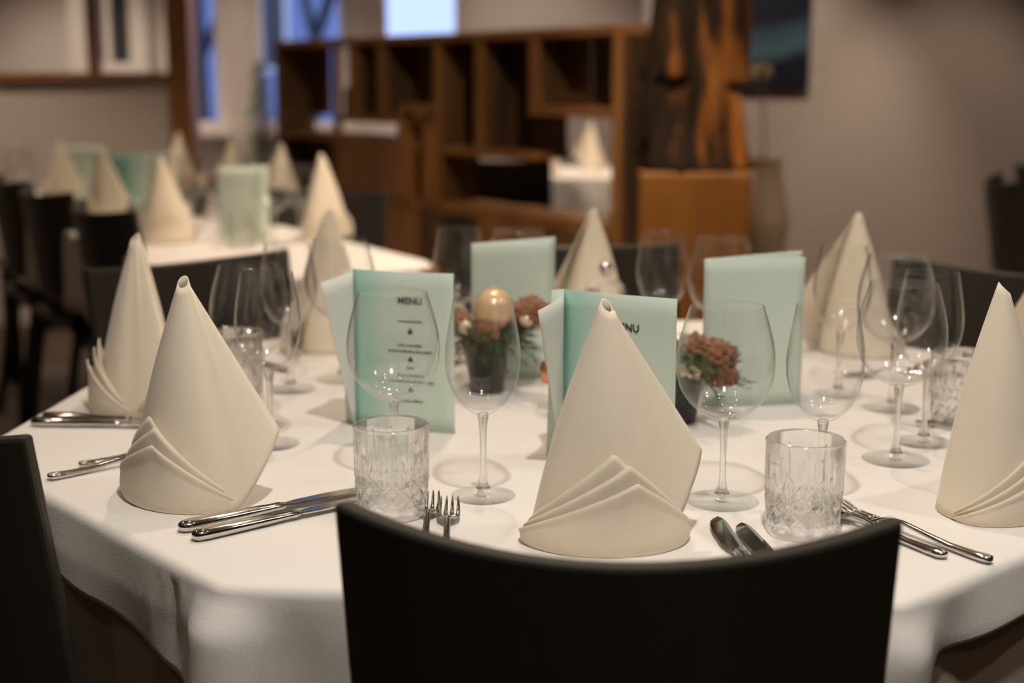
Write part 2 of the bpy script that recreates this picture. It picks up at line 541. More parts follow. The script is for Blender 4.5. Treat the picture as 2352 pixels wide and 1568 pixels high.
# ------------------------------------------------------------------ painting, floor vase
pic = thing('painting', 'dark blue painting with a pale band on the right wall', 'painting', (1.06, 6.595, 1.16))
obj('canvas', box_mesh('canvas', -0.285, 0.285, -0.035, 0.0, 0.0, 0.85, mat('canvas_edge', (0.02, 0.03, 0.06), 0.7), 0.003), pic)
mp_ = bpy.data.materials.new('painted_blue_wave'); mp_.use_nodes = True
nt = mp_.node_tree; b = nt.nodes['Principled BSDF']; b.inputs['Roughness'].default_value = 0.5
tc = nt.nodes.new('ShaderNodeTexCoord'); sp = nt.nodes.new('ShaderNodeSeparateXYZ')
nz = nt.nodes.new('ShaderNodeTexNoise'); nz.inputs['Scale'].default_value = 3.0
ad = nt.nodes.new('ShaderNodeMath'); ad.operation = 'MULTIPLY_ADD'; ad.inputs[1].default_value = 0.16
a2 = nt.nodes.new('ShaderNodeMath'); a2.operation = 'MULTIPLY_ADD'; a2.inputs[1].default_value = -0.25
rp = nt.nodes.new('ShaderNodeValToRGB')
for p_, c_ in ((0.08, (0.010, 0.014, 0.035)), (0.15, (0.005, 0.008, 0.022)), (0.22, (0.09, 0.17, 0.23)), (0.30, (0.05, 0.10, 0.15)), (0.36, (0.006, 0.010, 0.026)), (0.8, (0.008, 0.010, 0.028))):
    e = rp.color_ramp.elements.new(p_); e.color = (*c_, 1)
nt.links.new(tc.outputs['Object'], sp.inputs[0]); nt.links.new(tc.outputs['Object'], nz.inputs['Vector'])
nt.links.new(sp.outputs['X'], a2.inputs[0]); nt.links.new(sp.outputs['Z'], a2.inputs[2])
nt.links.new(nz.outputs['Fac'], ad.inputs[0]); nt.links.new(a2.outputs[0], ad.inputs[2])
nt.links.new(ad.outputs[0], rp.inputs[0]); nt.links.new(rp.outputs[0], b.inputs['Base Color'])
obj('painted_front', box_mesh('painted_front', -0.283, 0.283, -0.0365, -0.035, 0.002, 0.848, mp_), pic)

va = thing('floor_vase', 'tall cream floor vase beside the wooden plinth', 'vase', (1.0, 5.6, 0))
obj('body', lathe_mesh('body', smooth_profile([(0.0, 0.0), (0.06, 0.0), (0.075, 0.05), (0.06, 0.25), (0.055, 0.42), (0.085, 0.60), (0.088, 0.68), (0.062, 0.80), (0.050, 0.87), (0.056, 0.90), (0.048, 0.895), (0.042, 0.86)], 5), M['vase'], 40), va)
fl = thing('dried_flower', 'pale dried flower with a long stalk standing in the floor vase', 'flower', (0.985, 5.6, 0.80))
v, f = tube([Vector((0.0, 0, 0)), Vector((0.0, 0.01, .2)), Vector((-0.02, 0.0, .42))], [.004, .004, .003], 6)
obj('stalk', mesh_from('stalk', v, f, M['stalk'], True), fl)
pv, pf = [], []
for k in range(46):
    th = k * 2.4; ph_ = math.acos(1 - 2 * (k + .5) / 46)
    d = Vector((math.sin(ph_) * math.cos(th), math.sin(ph_) * math.sin(th), math.cos(ph_)))
    s_ = d.orthogonal().normalized() * .012
    c = Vector((-0.02, 0, .43))
    o_ = len(pv)
    pv += [c + d * .01, c + d * .03 + s_, c + d * .045, c + d * .03 - s_]
    pf.append((o_, o_ + 1, o_ + 2, o_ + 3))
obj('flower_head', mesh_from('flower_head', pv, pf, M['petal'], recalc=False), fl)

# ------------------------------------------------------------------ chairs
def make_chair():
    t = thing('dining_chair', 'x', 'chair')
    # curved backrest; sitter faces +y, back at y<0
    W, SAG = 0.222, 0.082
    def back_pt(s, z):
        tt = (z - 0.50) / 0.37
        lean = -0.055 * tt
        wdt = W * (0.955 + 0.045 * tt)
        return Vector((s * wdt, -0.20 + lean + SAG * s * s, z))
    n, k = 20, 8
    v, f = [], []
    th = 0.018
    for side in (0, 1):
        for i in range(n + 1):
            s = -1 + 2 * i / n
            for j in range(k + 1):
                z = 0.53 + (0.872 - 0.018 * (1 - s * s) - 0.53) * j / k
                p = back_pt(s, z)
                nr = Vector((-2 * SAG * s / W, 1, 0)).normalized()
                v.append(p + nr * (th / 2 if side else -th / 2))
    N = (n + 1) * (k + 1)
    idx = lambda sd, i, j: sd * N + i * (k + 1) + j
    for i in range(n):
        for j in range(k):
            f.append((idx(0, i, j), idx(0, i+1, j), idx(0, i+1, j+1), idx(0, i, j+1)))
            f.append((idx(1, i, j), idx(1, i, j+1), idx(1, i+1, j+1), idx(1, i+1, j)))
    for i in range(n):
        f.append((idx(0, i, k), idx(0, i+1, k), idx(1, i+1, k), idx(1, i, k)))
        f.append((idx(0, i, 0), idx(1, i, 0), idx(1, i+1, 0), idx(0, i+1, 0)))
    for j in range(k):
        f.append((idx(0, 0, j), idx(0, 0, j+1), idx(1, 0, j+1), idx(1, 0, j)))
        f.append((idx(0, n, j), idx(1, n, j), idx(1, n, j+1), idx(0, n, j+1)))
    me = mesh_from('backrest', v, f, M['black_wood'])
    o = obj('backrest', me, t)
    md = o.modifiers.new('bevel', 'BEVEL'); md.width = 0.005; md.segments = 2; md.limit_method = 'ANGLE'
    for s in (-1, 1):
        # rear leg rising beside the backrest
        path = [Vector((s * .190, -0.240, 0)), Vector((s * .190, -0.200, .25)), Vector((s * .190, -0.165, .46)), Vector((s * .188, -0.142, .54)), Vector((s * .187, -0.140, .585))]
        secs = [(p, Vector((.014, 0, 0)), Vector((0, .017, 0))) for p in path]
        vv, ff = loft(secs, 8)
        obj('leg', mesh_from('leg', vv, ff, M['black_wood'], True), t)
        path = [Vector((s * .19, 0.205, 0)), Vector((s * .195, 0.20, .2)), Vector((s * .197, 0.195, .43))]
        secs = [(p, Vector((.013 + .005 * q, 0, 0)), Vector((0, .013 + .005 * q, 0))) for q, p in enumerate(path)]
        vv, ff = loft(secs, 8)
        obj('leg', mesh_from('leg', vv, ff, M['black_wood'], True), t)
        obj('seat_rail', box_mesh('seat_rail', s * .2 - .011, s * .2 + .011, -0.18, 0.19, 0.385, 0.435, M['black_wood'], .003), t)
    obj('seat_rail', box_mesh('seat_rail', -.19, .19, 0.185, 0.207, 0.385, 0.435, M['black_wood'], .003), t)
    bm = bmesh.new()
    box_bm(bm, -.222, .222, -.20, .235, .435, .475, .016)
    me = bpy.data.meshes.new('seat'); bm.to_mesh(me); bm.free(); me.materials.append(M['black_seat'])
    obj('seat', me, t)
    return t
chair0 = make_chair(); chair_used = []
def chair(x, y, face_deg, label, group):
    """face_deg: direction the sitter looks"""
    return place(chair0, chair_used, (x, y, 0), R(face_deg - 90), label, group)
TC = Vector((0.094, 1.97, 0))
def main_chair(alpha, r, face, label):
    p = TC + Vector((math.cos(R(alpha)), math.sin(R(alpha)), 0)) * (r - 0.23)
    chair(p.x, p.y, face, label, 'chairs around the octagonal table')
main_chair(270.4, 0.935, 84, 'black wooden chair in the foreground with its broad curved back to the viewer')
main_chair(211.5, 0.915, 43, 'black chair cropped by the lower left edge beside the folded knives')
main_chair(134, 1.07, -46, 'black chair behind the left pair of wine glasses, back facing the long table')
main_chair(88, 1.05, -92, 'black chair behind the far napkin in the middle, across the table from the viewer')
main_chair(37, 1.03, 217, 'black chair at the right behind two wine glasses, before the taupe wall')

# ------------------------------------------------------------------ cloths
def outline_octagon(ap, rc=0.03, rot=18.3, n=8):
    cr = ap / math.cos(PI / n)
    pts = []
    for k in range(n):
        a = R(rot) + 2 * PI * k / n
        c = Vector((math.cos(a), math.sin(a))) * cr
        # rounded corner
        h = rc * math.tan(PI / n)
        cc = Vector((math.cos(a), math.sin(a))) * (cr - rc / math.cos(PI / n))
        for q in range(7):
            b = a - PI / n + 2 * PI / n * q / 6
            pts.append(cc + Vector((math.cos(b), math.sin(b))) * rc)
    return pts

def resample(pts, n):
    L = [0]
    m = len(pts)
    for i in range(m):
        L.append(L[-1] + (pts[(i+1) % m] - pts[i]).length)
    out = []
    j = 0
    for k in range(n):
        s = L[-1] * k / n
        while L[j + 1] < s: j += 1
        t = (s - L[j]) / max(1e-9, L[j+1] - L[j])
        out.append(pts[j].lerp(pts[(j+1) % m], t))
    return out

def draped(name, pts, ztop, drop, m, bulge, n=320, edge_r=0.011, rings=14, flat=6):
    """cloth lying on a flat top and hanging over its edge; drop(i, p) and bulge(i, p, d) shape the skirt"""
    P = resample(pts, n)
    cen = sum(P, Vector((0, 0))) / n
    nor = []
    for i in range(n):
        t = (P[(i+2) % n] - P[i-2]).normalized()
        nor.append(Vector((t.y, -t.x)))
    v = [(cen.x, cen.y, ztop)]
    rows = []
    for k in range(1, flat + 1):
        s = k / flat
        rows.append([(cen + (p - nr * edge_r - cen) * s, ztop) for p, nr in zip(P, nor)])
    for k in range(1, 6):
        a = PI / 2 * k / 5
        rows.append([(p - nr * edge_r + nr * edge_r * math.sin(a), ztop - edge_r * (1 - math.cos(a))) for p, nr in zip(P, nor)])
    for k in range(1, rings + 1):
        row = []
        for i, (p, nr) in enumerate(zip(P, nor)):
            d = max(0.0, drop(i / n, p)) * k / rings
            row.append((p + nr * bulge(i / n, p, d), ztop - edge_r - d))
        rows.append(row)
    for row in rows:
        v += [(q.x, q.y, z) for q, z in row]
    f = [(0, 1 + i, 1 + (i+1) % n) for i in range(n)]
    for r_ in range(len(rows) - 1):
        a, b = 1 + r_ * n, 1 + (r_ + 1) * n
        for i in range(n):
            j = (i + 1) % n
            f.append((a+i, b+i, b+j, a+j))
    me = mesh_from(name, v, f, m, True)
    o = obj(name, me)
    md = o.modifiers.new('thickness', 'SOLIDIFY'); md.thickness = 0.0012; md.offset = 1
    return o

def interp(x, tab):
    for (a, b), (c, d) in zip(tab, tab[1:]):
        if a <= x <= c:
            t = (x - a) / (c - a); t = t * t * (3 - 2 * t)
            return b + (d - b) * t
    return tab[0][1] if x < tab[0][0] else tab[-1][1]

# table under the cloths
tb = thing('dining_table', 'octagonal table hidden beneath the white cloths', 'table', (TC.x, TC.y, 0))
v, f = [], []
pp = [Vector((p.x, p.y)) for p in outline_octagon(0.742)]
nn = len(pp)
v = [(p.x, p.y, 0.715) for p in pp] + [(p.x, p.y, 0.742) for p in pp]
f = [tuple(range(nn)), tuple(range(nn, 2*nn))] + [(i, (i+1) % nn, nn+(i+1) % nn, nn+i) for i in range(nn)]
obj('tabletop', mesh_from('tabletop', v, f, M['oak']), tb)
obj('pedestal', lathe_mesh('pedestal', smooth_profile([(0.0, 0.0), (0.30, 0.0), (0.30, 0.03), (0.08, 0.07), (0.055, 0.3), (0.06, 0.6), (0.16, 0.70), (0.16, 0.715), (0, 0.715)], 4), M['rustic'], 32), tb)

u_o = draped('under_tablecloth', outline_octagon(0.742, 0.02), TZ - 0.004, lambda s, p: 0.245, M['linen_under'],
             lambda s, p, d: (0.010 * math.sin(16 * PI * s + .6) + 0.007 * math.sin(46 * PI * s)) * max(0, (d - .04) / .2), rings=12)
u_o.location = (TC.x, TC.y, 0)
tag(u_o, 'cream under-cloth, coloured darker for shade, whose hem hangs below the white cloth of the octagonal table', 'tablecloth')
def over_drop(s, p):
    a = math.degrees(math.atan2(p.y, p.x)) % 360
    return interp(a, [(0, .10), (60, .16), (100, .10), (160, .10), (185, .045), (205, .045), (225, .075), (243, .105), (248, .20), (266, .215), (284, .20), (288, .17), (292, .05), (318, .04), (345, .09), (360, .10)])
def over_bulge(s, p, d):
    a = math.degrees(math.atan2(p.y, p.x)) % 360
    k = (a - 18.3) % 45
    k = min(k, 45 - k)                      # degrees from the nearest corner
    sd = (a - 18.3 + 22.5) % 45 - 22.5
    fold = 0.020 * math.exp(-(k / 2.2) ** 2) * min(1, d / .03) - 0.006 * math.exp(-((abs(sd) - 5) / 2.0) ** 2) * min(1, d / .05)
    fold += 0.0045 * math.sin(sd * 2.6) * math.exp(-((sd + 5.0) / 2.6) ** 2) * min(1, (d + .004) / .015) * math.exp(-d / .035)
    return 0.004 * min(1, d / .04) + fold + 0.006 * math.sin(a * .32) * d / .1
ov = draped('tablecloth', outline_octagon(0.751, 0.02), TZ, over_drop, M['linen'], over_bulge, n=480)
ov.location = (TC.x, TC.y, 0)
tag(ov, 'white linen cloth on the octagonal foreground table', 'tablecloth')

# ------------------------------------------------------------------ napkins
def spline(x, tab):
    """Catmull-Rom through uneven table points"""
    n = len(tab)
    for i in range(n - 1):
        (x0, y0), (x1, y1) = tab[i], tab[i + 1]
        if x <= x1 or i == n - 2:
            m0 = (y1 - tab[i-1][1]) / (x1 - tab[i-1][0]) if i > 0 else (y1 - y0) / (x1 - x0)
            m1 = (tab[i+2][1] - y0) / (tab[i+2][0] - x0) if i + 2 < n else (y1 - y0) / (x1 - x0)
            h = x1 - x0; t = (x - x0) / h
            return (2*t**3 - 3*t*t + 1) * y0 + (t**3 - 2*t*t + t) * h * m0 + (3*t*t - 2*t**3) * y1 + (t**3 - t*t) * h * m1
def make_napkin(seed=0, apex=(0.0, 0.005, 0.24), flap='low'):
    rnd = random.Random(seed)
    t = thing('folded_napkin', 'x', 'napkin')
    A = Vector(apex)
    A_, B_ = 0.076, 0.058
    # main cone: sheet from the flap at the right, round the front and left, inwards at the back
    n, k = 110, 26
    v, f = [], []
    th0, th1 = (14.0 if flap == 'high' else 42.0), -410.0
    for i in range(n + 1):
        th = th0 + (th1 - th0) * i / n
        rad = spline(-th, [(-42, 1.60), (-5, 1.24), (35, 1.04), (90, 1.0), (160, 1.0), (230, 0.96), (290, 0.88), (345, 0.84), (410, 0.82)])
        if flap == 'high':
            zb = max(.001, spline(-th, [(-14, .088), (0, .062), (14, .036), (28, .012), (40, .001), (60, .001), (410, 0.001)]))
            rad = spline(-th, [(-14, 1.36), (10, 1.12), (40, 0.99), (90, 0.99), (160, 1.0), (230, 0.96), (290, 0.88), (345, 0.84), (410, 0.82)])
        else:
            zb = max(.001, spline(-th, [(-42, .080), (-28, .050), (-14, .022), (-4, .005), (6, 0.001), (20, .001), (410, 0.001)]))
        ca, sa = math.cos(R(th)), math.sin(R(th))
        B = Vector((A_ * rad * ca, B_ * rad * sa, zb))
        ar = 0.0062 * (1.15 - 0.5 * i / n)
        ap = A + Vector((ar * ca, ar * sa, 0.006 * math.cos(R(th - 130)) - 0.005 * (i < 6)))
        for j in range(k + 1):
            s = j / k
            q = ap.lerp(B, s)
            bul = 0.006 * math.sin(PI * s) * min(1, max(0.0, (th0 - 2 - th) / 60))
            q += Vector((ca, sa, 0)) * bul
            v.append(q)
    for i in range(n):
        for j in range(k):
            a = i * (k + 1) + j
            f.append((a, a + 1, a + k + 2, a + k + 1))
    o = obj('cone', mesh_from('cone', v, f, M['napkin'], True, recalc=False), t)
    md = o.modifiers.new('thickness', 'SOLIDIFY'); md.thickness = 0.0011; md.offset = 0
    # three turned-up cuff layers
    for L, (pk, h, off, tip) in enumerate(((-82, 0.100, 1.07, 0.005), (-70, 0.090, 1.15, 0.007), (-68, 0.074, 1.24, 0.010))):
        n2, k2 = 72, 14
        lo, hi = -196 + 3 * L, 24 - 2 * L
        v, f = [], []
        for i in range(n2 + 1):
            th = lo + (hi - lo) * i / n2
            x = (th - pk) / ((hi - pk) if th > pk else (pk - lo))
            h_ = max(0.0015, h * (1 - abs(x)) ** 1.12)
            ca, sa = math.cos(R(th)), math.sin(R(th))
            for j in range(k2 + 1):
                z = h_ * j / k2
                follow = 1 - z / A.z * 0.92                       # leans with the cone
                rr = follow * (1.0 + (off - 1.0) * (1 if abs(x) < .75 else (1 - abs(x)) / .25 * .7 + .3))
                belly = 1 - 0.10 * math.exp(-z / 0.010)
                hem = 0.0010 if j / k2 > 0.84 else 0.0
                curl = hem + tip * (j / k2) ** 2 * math.exp(-(x / .3) ** 2)
                v.append(Vector((A_ * rr * belly * ca + ca * curl, B_ * rr * belly * sa + sa * curl, z + .001)) + Vector((ca, sa, 0)) * (0.006 * math.sin(PI * (1 - z / A.z))))
        for i in range(n2):
            for j in range(k2):
                a = i * (k2 + 1) + j
                f.append((a, a + 1, a + k2 + 2, a + k2 + 1))
        o = obj('cuff_fold', mesh_from('cuff_fold', v, f, M['napkin'], True, recalc=False), t)
        md = o.modifiers.new('thickness', 'SOLIDIFY'); md.thickness = 0.0016; md.offset = 0
    return t
nap0 = make_napkin(); nap_used = []
nap1 = make_napkin(1, (0.002, 0.004, 0.238), 'high'); nap1_used = []
def napkin(x, y, facing, label, group='folded napkins on the octagonal table', z=TZ, scale=1.0, high=False):
    """facing: world direction the cuffs look to"""
    return place(nap1 if high else nap0, nap1_used if high else nap_used, (x, y, z + 0.001), R(facing + 90), label, group, scale)
napkin(0.092, 1.385, 268, 'cream cone-folded napkin in the centre, behind the foreground chair back', high=True)
napkin(-0.362, 1.535, 225, 'cream cone-folded napkin at the left beside two knives, cuffs turned left')
napkin(-0.530, 1.975, 185, 'cream cone-folded napkin at far left, behind the nearest left napkin')
napkin(0.525, 1.490, 312, 'cream cone-folded napkin at the right edge beside long fork handles')
napkin(0.790, 2.010, 0, 'cream cone-folded napkin cropped by the right edge before a black chair')
napkin(0.580, 2.370, 46, 'cream cone-folded napkin behind the wine glasses at the right, before the taupe wall', scale=.97)
napkin(0.147, 2.600, 92, 'cream cone-folded napkin at the far middle, behind the lidded glass jar', scale=.92)
napkin(-0.315, 2.410, 135, 'cream cone-folded napkin behind the far left wine glasses', scale=1.0)

# ------------------------------------------------------------------ glasses
def make_wine_glass(kind):
    t = thing('red_wine_glass' if kind == 'big' else 'white_wine_glass', 'x', 'wine glass')
    if kind == 'big':
        op = [(0.0060, .0935), (0.0130, .0950), (0.0240, .1005), (0.0370, .1110), (0.0470, .1250), (0.0520, .1400), (0.0535, .1560), (0.0515, .1760), (0.0465, .1970), (0.0398, .2190)]
        fr = 0.0405
    else:
        op = [(0.0055, .0945), (0.0105, .0960), (0.0190, .1020), (0.0295, .1130), (0.0370, .1290), (0.0408, .1460), (0.0415, .1620), (0.0395, .1820), (0.0360, .2030), (0.0330, .2210)]
        fr = 0.0360
    outer = smooth_profile(op, 5)
    ip = [(max(0.0, r - 0.0011), z + (0.006 if i == 0 else 0.0045 if i == 1 else 0.0028 if i == 2 else 0.0012 if i == 3 else 0.0)) for i, (r, z) in enumerate(op)]
    ip[0] = (0.0, op[0][1] + .0065)
    inner = smooth_profile(ip, 5)
    zb = op[0][1]
    prof = [(0.0, zb - 0.0004)] + outer + [(op[-1][0] - .0004, op[-1][1] + .0004)] + inner[::-1]
    obj('bowl', lathe_mesh('bowl', prof, M['bowl'], 56), t)
    sp = smooth_profile([(0.0, zb + .0022), (0.0050, zb + .0018), (0.0062, zb - .001), (0.0056, zb - .005), (0.0044, zb - .014), (0.0036, zb - .035), (0.0037, 0.036), (0.0045, 0.022), (0.0062, 0.014), (0.0085, 0.0105)], 5)
    obj('stem', lathe_mesh('stem', sp + [(0.0, 0.0100)], M['stem'], 24), t)
    fp = smooth_profile([(0.0, 0.0102), (0.0090, 0.0100), (0.0150, 0.0072), (0.0260, 0.0046), (fr - .002, 0.0030), (fr, 0.0020), (fr - .0015, 0.0008)], 5)
    obj('foot', lathe_mesh('foot', fp + [(0.0, 0.0016)], M['foot'], 56), t)
    return t
gbig, gnar = make_wine_glass('big'), make_wine_glass('nar')
ub, un = [], []
GB, GN = 'big red wine glasses', 'slender white wine glasses'
def big(x, y, label, z=TZ, rz=0): return place(gbig, ub, (x, y, z + .0008), rz, label, GB)
def nar(x, y, label, z=TZ, rz=0): return place(gnar, un, (x, y, z + .0008), rz, label, GN)
big(-0.136, 1.600, 'wide red wine glass before the left printed menu card, behind the tumbler')
nar(-0.032, 1.528, 'slender white wine glass in the centre between the two printed menu cards')
big(0.231, 1.507, 'wide red wine glass just right of the central napkin')
nar(0.336, 1.495, 'slender white wine glass standing behind the right cut-crystal tumbler')
big(-0.345, 1.849, 'wide red wine glass of the left pair, before the black chair')
nar(-0.306, 1.755, 'slender white wine glass of the left pair, just right of the napkin edge')
big(0.468, 1.680, 'wide red wine glass at the right, nearest the right napkin')
nar(0.526, 1.765, 'slender white wine glass overlapped by the wide glass at the right')
big(-0.262, 2.152, 'wide red wine glass before the far left napkin, left of the printed menu')
nar(-0.330, 2.078, 'slender white wine glass behind the left pair of glasses')
nar(-0.087, 2.300, 'slender white wine glass at the back, left of the far mint card')
big(0.010, 2.285, 'wide red wine glass at the back, rising behind the far mint card')
nar(0.240, 2.250, 'slender white wine glass at the back, left of the right plain mint card')
big(0.325, 2.185, 'wide red wine glass at the back, rising behind the right plain mint card')
nar(0.480, 2.045, 'slender white wine glass before the napkin by the taupe wall')
big(0.535, 1.955, 'wide red wine glass behind the right pair of glasses')

def make_tumbler():
    t = thing('crystal_tumbler', 'x', 'tumbler')
    SEG, RN, H_ = 192, 84, 0.0985
    N = 12
    v, f = [], []
    def saw(x): return abs((x % 1.0) - .5) * 2          # 0 at the groove line .. 1 at its flanks -> inverted below
    for k in range(RN + 1):
        z = H_ * k / RN
        base = 0.0365 + 0.0035 * min(1, z / .05) + .0002 * k / RN
        for i in range(SEG):
            a = i / SEG
            cut = 0.0
            if 0.006 < z < 0.050:                        # crossed diamond cuts
                fade = min(1, (z - .006) / .004) * min(1, (.050 - z) / .006)
                for sgn in (1, -1):
                    g = saw(a * N + sgn * z / 0.0235 + .5)
                    cut = max(cut, max(0, 1 - (1 - g) / .42 if False else 1 - g / .42) * 0.0024 * fade)
            if z > .036:                                 # tall pointed leaf cuts, alternating heights
                for q, top in ((0.0, .086), (0.5, .068)):
                    g = abs(((a * N + q + .5) % 1.0) - .5)
                    wdt = .22 * max(0.0, 1 - ((z - .052) / (top - .052)) ** 2 if z > .052 else 1 - ((.052 - z) / .018) ** 2)
                    if wdt > 0: cut = max(cut, max(0, 1 - g / wdt) * 0.0019)
            if z < .004:
                base -= (0.004 - z) * .5 / SEG
            r = base - cut
            v.append((r * math.cos(2*PI*a), r * math.sin(2*PI*a), z))
    for k in range(RN):
        for i in range(SEG):
            j = (i + 1) % SEG
            f.append((k*SEG+i, k*SEG+j, (k+1)*SEG+j, (k+1)*SEG+i))
    o = len(v)
    inner = [(0.0388, H_ + .0006), (0.0378, H_ - .001), (0.0372, .06), (0.0350, .03), (0.0330, .018), (0.028, .0135), (0.014, .0125)]
    inner = smooth_profile(inner, 3)
    for (r, z) in inner:
        for i in range(SEG):
            a = 2 * PI * i / SEG
            v.append((r * math.cos(a), r * math.sin(a), z))
    rows = [RN * SEG] + [o + q * SEG for q in range(len(inner))]
    for a, b in zip(rows, rows[1:]):
        for i in range(SEG):
            j = (i + 1) % SEG
            f.append((a+i, a+j, b+j, b+i))
    f.append(tuple(rows[-1] + i for i in range(SEG)))
    f.append(tuple(range(SEG)))
    me = mesh_from('cut_body', v, f, M['crystal'])
    me.materials.append(M['bowl'])
    for p in me.polygons:
        c = p.center
        if math.hypot(c.x, c.y) < 0.0355 and c.z > 0.011 or (c.z > .02 and math.hypot(c.x, c.y) < interp(c.z, [(0, .03), (.018, .0336), (.03, .0352), (.06, .0374), (.1, .0381)])):
            p.material_index = 1
    me.polygons.foreach_set('use_smooth', [True] * len(me.polygons))
    obj('cut_body', me, t)
    return t
tum0 = make_tumbler(); tu = []
def tumbler(x, y, label, rz=0.1, z=TZ): return place(tum0, tu, (x, y, z + .0008), rz, label, 'cut-crystal tumblers')
tumbler(-0.128, 1.462, 'cut-crystal tumbler at the left of centre, beside the fork tines')
tumbler(0.298, 1.400, 'cut-crystal tumbler at the right of centre, beside two upturned knife blades', 0.25)
tumbler(-0.40, 2.02, 'cut-crystal tumbler between the far left napkins, behind the wine glasses', 0.3)
tumbler(0.60, 1.86, 'cut-crystal tumbler behind the right pair of wine glasses', 0.5)
tumbler(-0.18, 2.36, 'cut-crystal tumbler at the back, behind the left printed menu', 0.7)
tumbler(0.40, 2.35, 'cut-crystal tumbler at the back, behind the right plain mint card', 0.9)

# ------------------------------------------------------------------ cutlery
def make_knife():
    t = thing('table_knife', 'x', 'knife')
    hs = [(-.115, .0018, .0018), (-.1135, .0055, .0045), (-.110, .0085, .0062), (-.100, .0098, .0068), (-.07, .0092, .0062), (-.03, .0078, .0052), (-.006, .0066, .0042), (.002, .0072, .0046), (.010, .0058, .0030)]
    secs = [(Vector((0, y, .0070)), Vector((a, 0, 0)), Vector((0, 0, b))) for (y, a, b) in hs]
    v, f = loft(secs, 18)
    obj('handle', mesh_from('handle', v, f, M['steel'], True), t)
    # blade: flat with a curved cutting edge on the left
    v, f = [], []
    prof = [(.006, -.0052, .0050), (.016, -.0100, .0060), (.030, -.0128, .0070), (.070, -.0132, .0074), (.090, -.0118, .0074), (.104, -.0082, .0066), (.112, -.0036, .0046), (.1155, .0008, .0018)]
    for (y, a, b) in prof:
        v += [(a, y, .0066), (a * .2 + b * .8, y, .0078), (b, y, .0076), (b, y, .0060), (a * .2 + b * .8, y, .0056)]
    n = 5
    for s in range(len(prof) - 1):
        for i in range(n):
            j = (i + 1) % n
            f.append((s*n+i, s*n+j, (s+1)*n+j, (s+1)*n+i))
    f.append(tuple(range(n))); f.append(tuple((len(prof)-1)*n+i for i in range(n)))
    obj('blade', mesh_from('blade', v, f, M['steel']), t)
    return t
def make_fork():
    t = thing('table_fork', 'x', 'fork')
    hs = [(-.100, .0018, .0016, .0062), (-.0985, .0050, .0036, .0060), (-.094, .0072, .0046, .0056), (-.08, .0068, .0042, .0050), (-.05, .0050, .0034, .0056), (-.02, .0036, .0028, .0090), (.010, .0030, .0024, .0130), (.024, .0040, .0020, .0128), (.033, .0090, .0015, .0100), (.040, .0118, .0012, .0082)]
    secs = [(Vector((0, y, z)), Vector((a, 0, 0)), Vector((0, 0, b))) for (y, a, b, z) in hs]
    v, f = loft(secs, 16)
    obj('handle', mesh_from('handle', v, f, M['steel'], True), t)
    hd = [(.036, .0112, .0013, .0092), (.046, .0122, .0012, .0072), (.054, .0122, .0012, .0062)]
    secs = [(Vector((0, y, z)), Vector((a, 0, 0)), Vector((0, 0, b))) for (y, a, b, z) in hd]
    v, f = loft(secs, 16)
    head = obj('head', mesh_from('head', v, f, M['steel'], True), t)
    for q in range(4):
        x = (-1.5 + q) * .0066
        ts = [(.052, .0024, .0012, .0062, x), (.07, .0021, .0012, .0062, x), (.085, .0017, .0011, .0080, x * .97), (.097, .0012, .0009, .0112, x * .93), (.101, .0004, .0004, .0126, x * .92)]
        secs = [(Vector((xx, y, z)), Vector((a, 0, 0)), Vector((0, 0, b))) for (y, a, b, z, xx) in ts]
        v, f = loft(secs, 8)
        obj('tine', mesh_from('tine', v, f, M['steel'], True), head)
    return t
kn0, fk0 = make_knife(), make_fork()
uk, uf = [], []
def knife(x, y, ang, label): return place(kn0, uk, (x, y, TZ + .0004), R(ang - 90), label, 'table knives')
def fork(x, y, ang, label): return place(fk0, uf, (x, y, TZ + .0004), R(ang - 90), label, 'table forks')
knife(-0.252, 1.470, 39, 'polished steel knife beside the left napkin, the farther of the pair')
knife(-0.232, 1.442, 39, 'polished steel knife beside the left napkin, the nearer of the pair')
knife(0.222, 1.318, 94, 'steel knife before the right tumbler, the left one of the two dark blades')
knife(0.252, 1.298, 98, 'steel knife before the right tumbler, the right one of the two dark blades')
fork(-0.066, 1.390, 91, 'steel fork beside the left tumbler, nearer pair of tines above the chair back')
fork(-0.088, 1.412, 91, 'steel fork beside the left tumbler, its tines partly behind the nearer fork')
fork(0.405, 1.385, 123, 'steel fork with the longest handle pointing to the lower right corner')
fork(0.368, 1.400, 121, 'steel fork with its handle half hidden by the right end of the chair back')
fork(-0.462, 1.655, 41, 'steel fork whose curved handle end shows left of the left napkin')
fork(-0.440, 1.705, 40, 'steel fork just behind the curved handle left of the left napkin')
knife(-0.525, 1.872, -6, 'steel knife lying before the far left napkin, the farther of the pair')
knife(-0.530, 1.845, -5, 'steel knife lying before the far left napkin, the nearer of the pair')
fork(-0.50, 2.13, -4, 'steel fork lying behind the far left napkin')
fork(0.60, 2.17, 182, 'steel fork lying behind the right wine glasses, nearer of two')
knife(0.655, 1.86, 184, 'steel knife lying between the napkins at the right edge')
knife(0.46, 2.46, 226, 'steel knife lying left of the napkin by the taupe wall')
fork(0.68, 2.25, 226, 'steel fork lying right of the napkin by the taupe wall')
knife(-0.43, 2.28, -46, 'steel knife left of the far left napkin behind the glasses')
fork(-0.20, 2.50, -46, 'steel fork right of the far left napkin at the back')

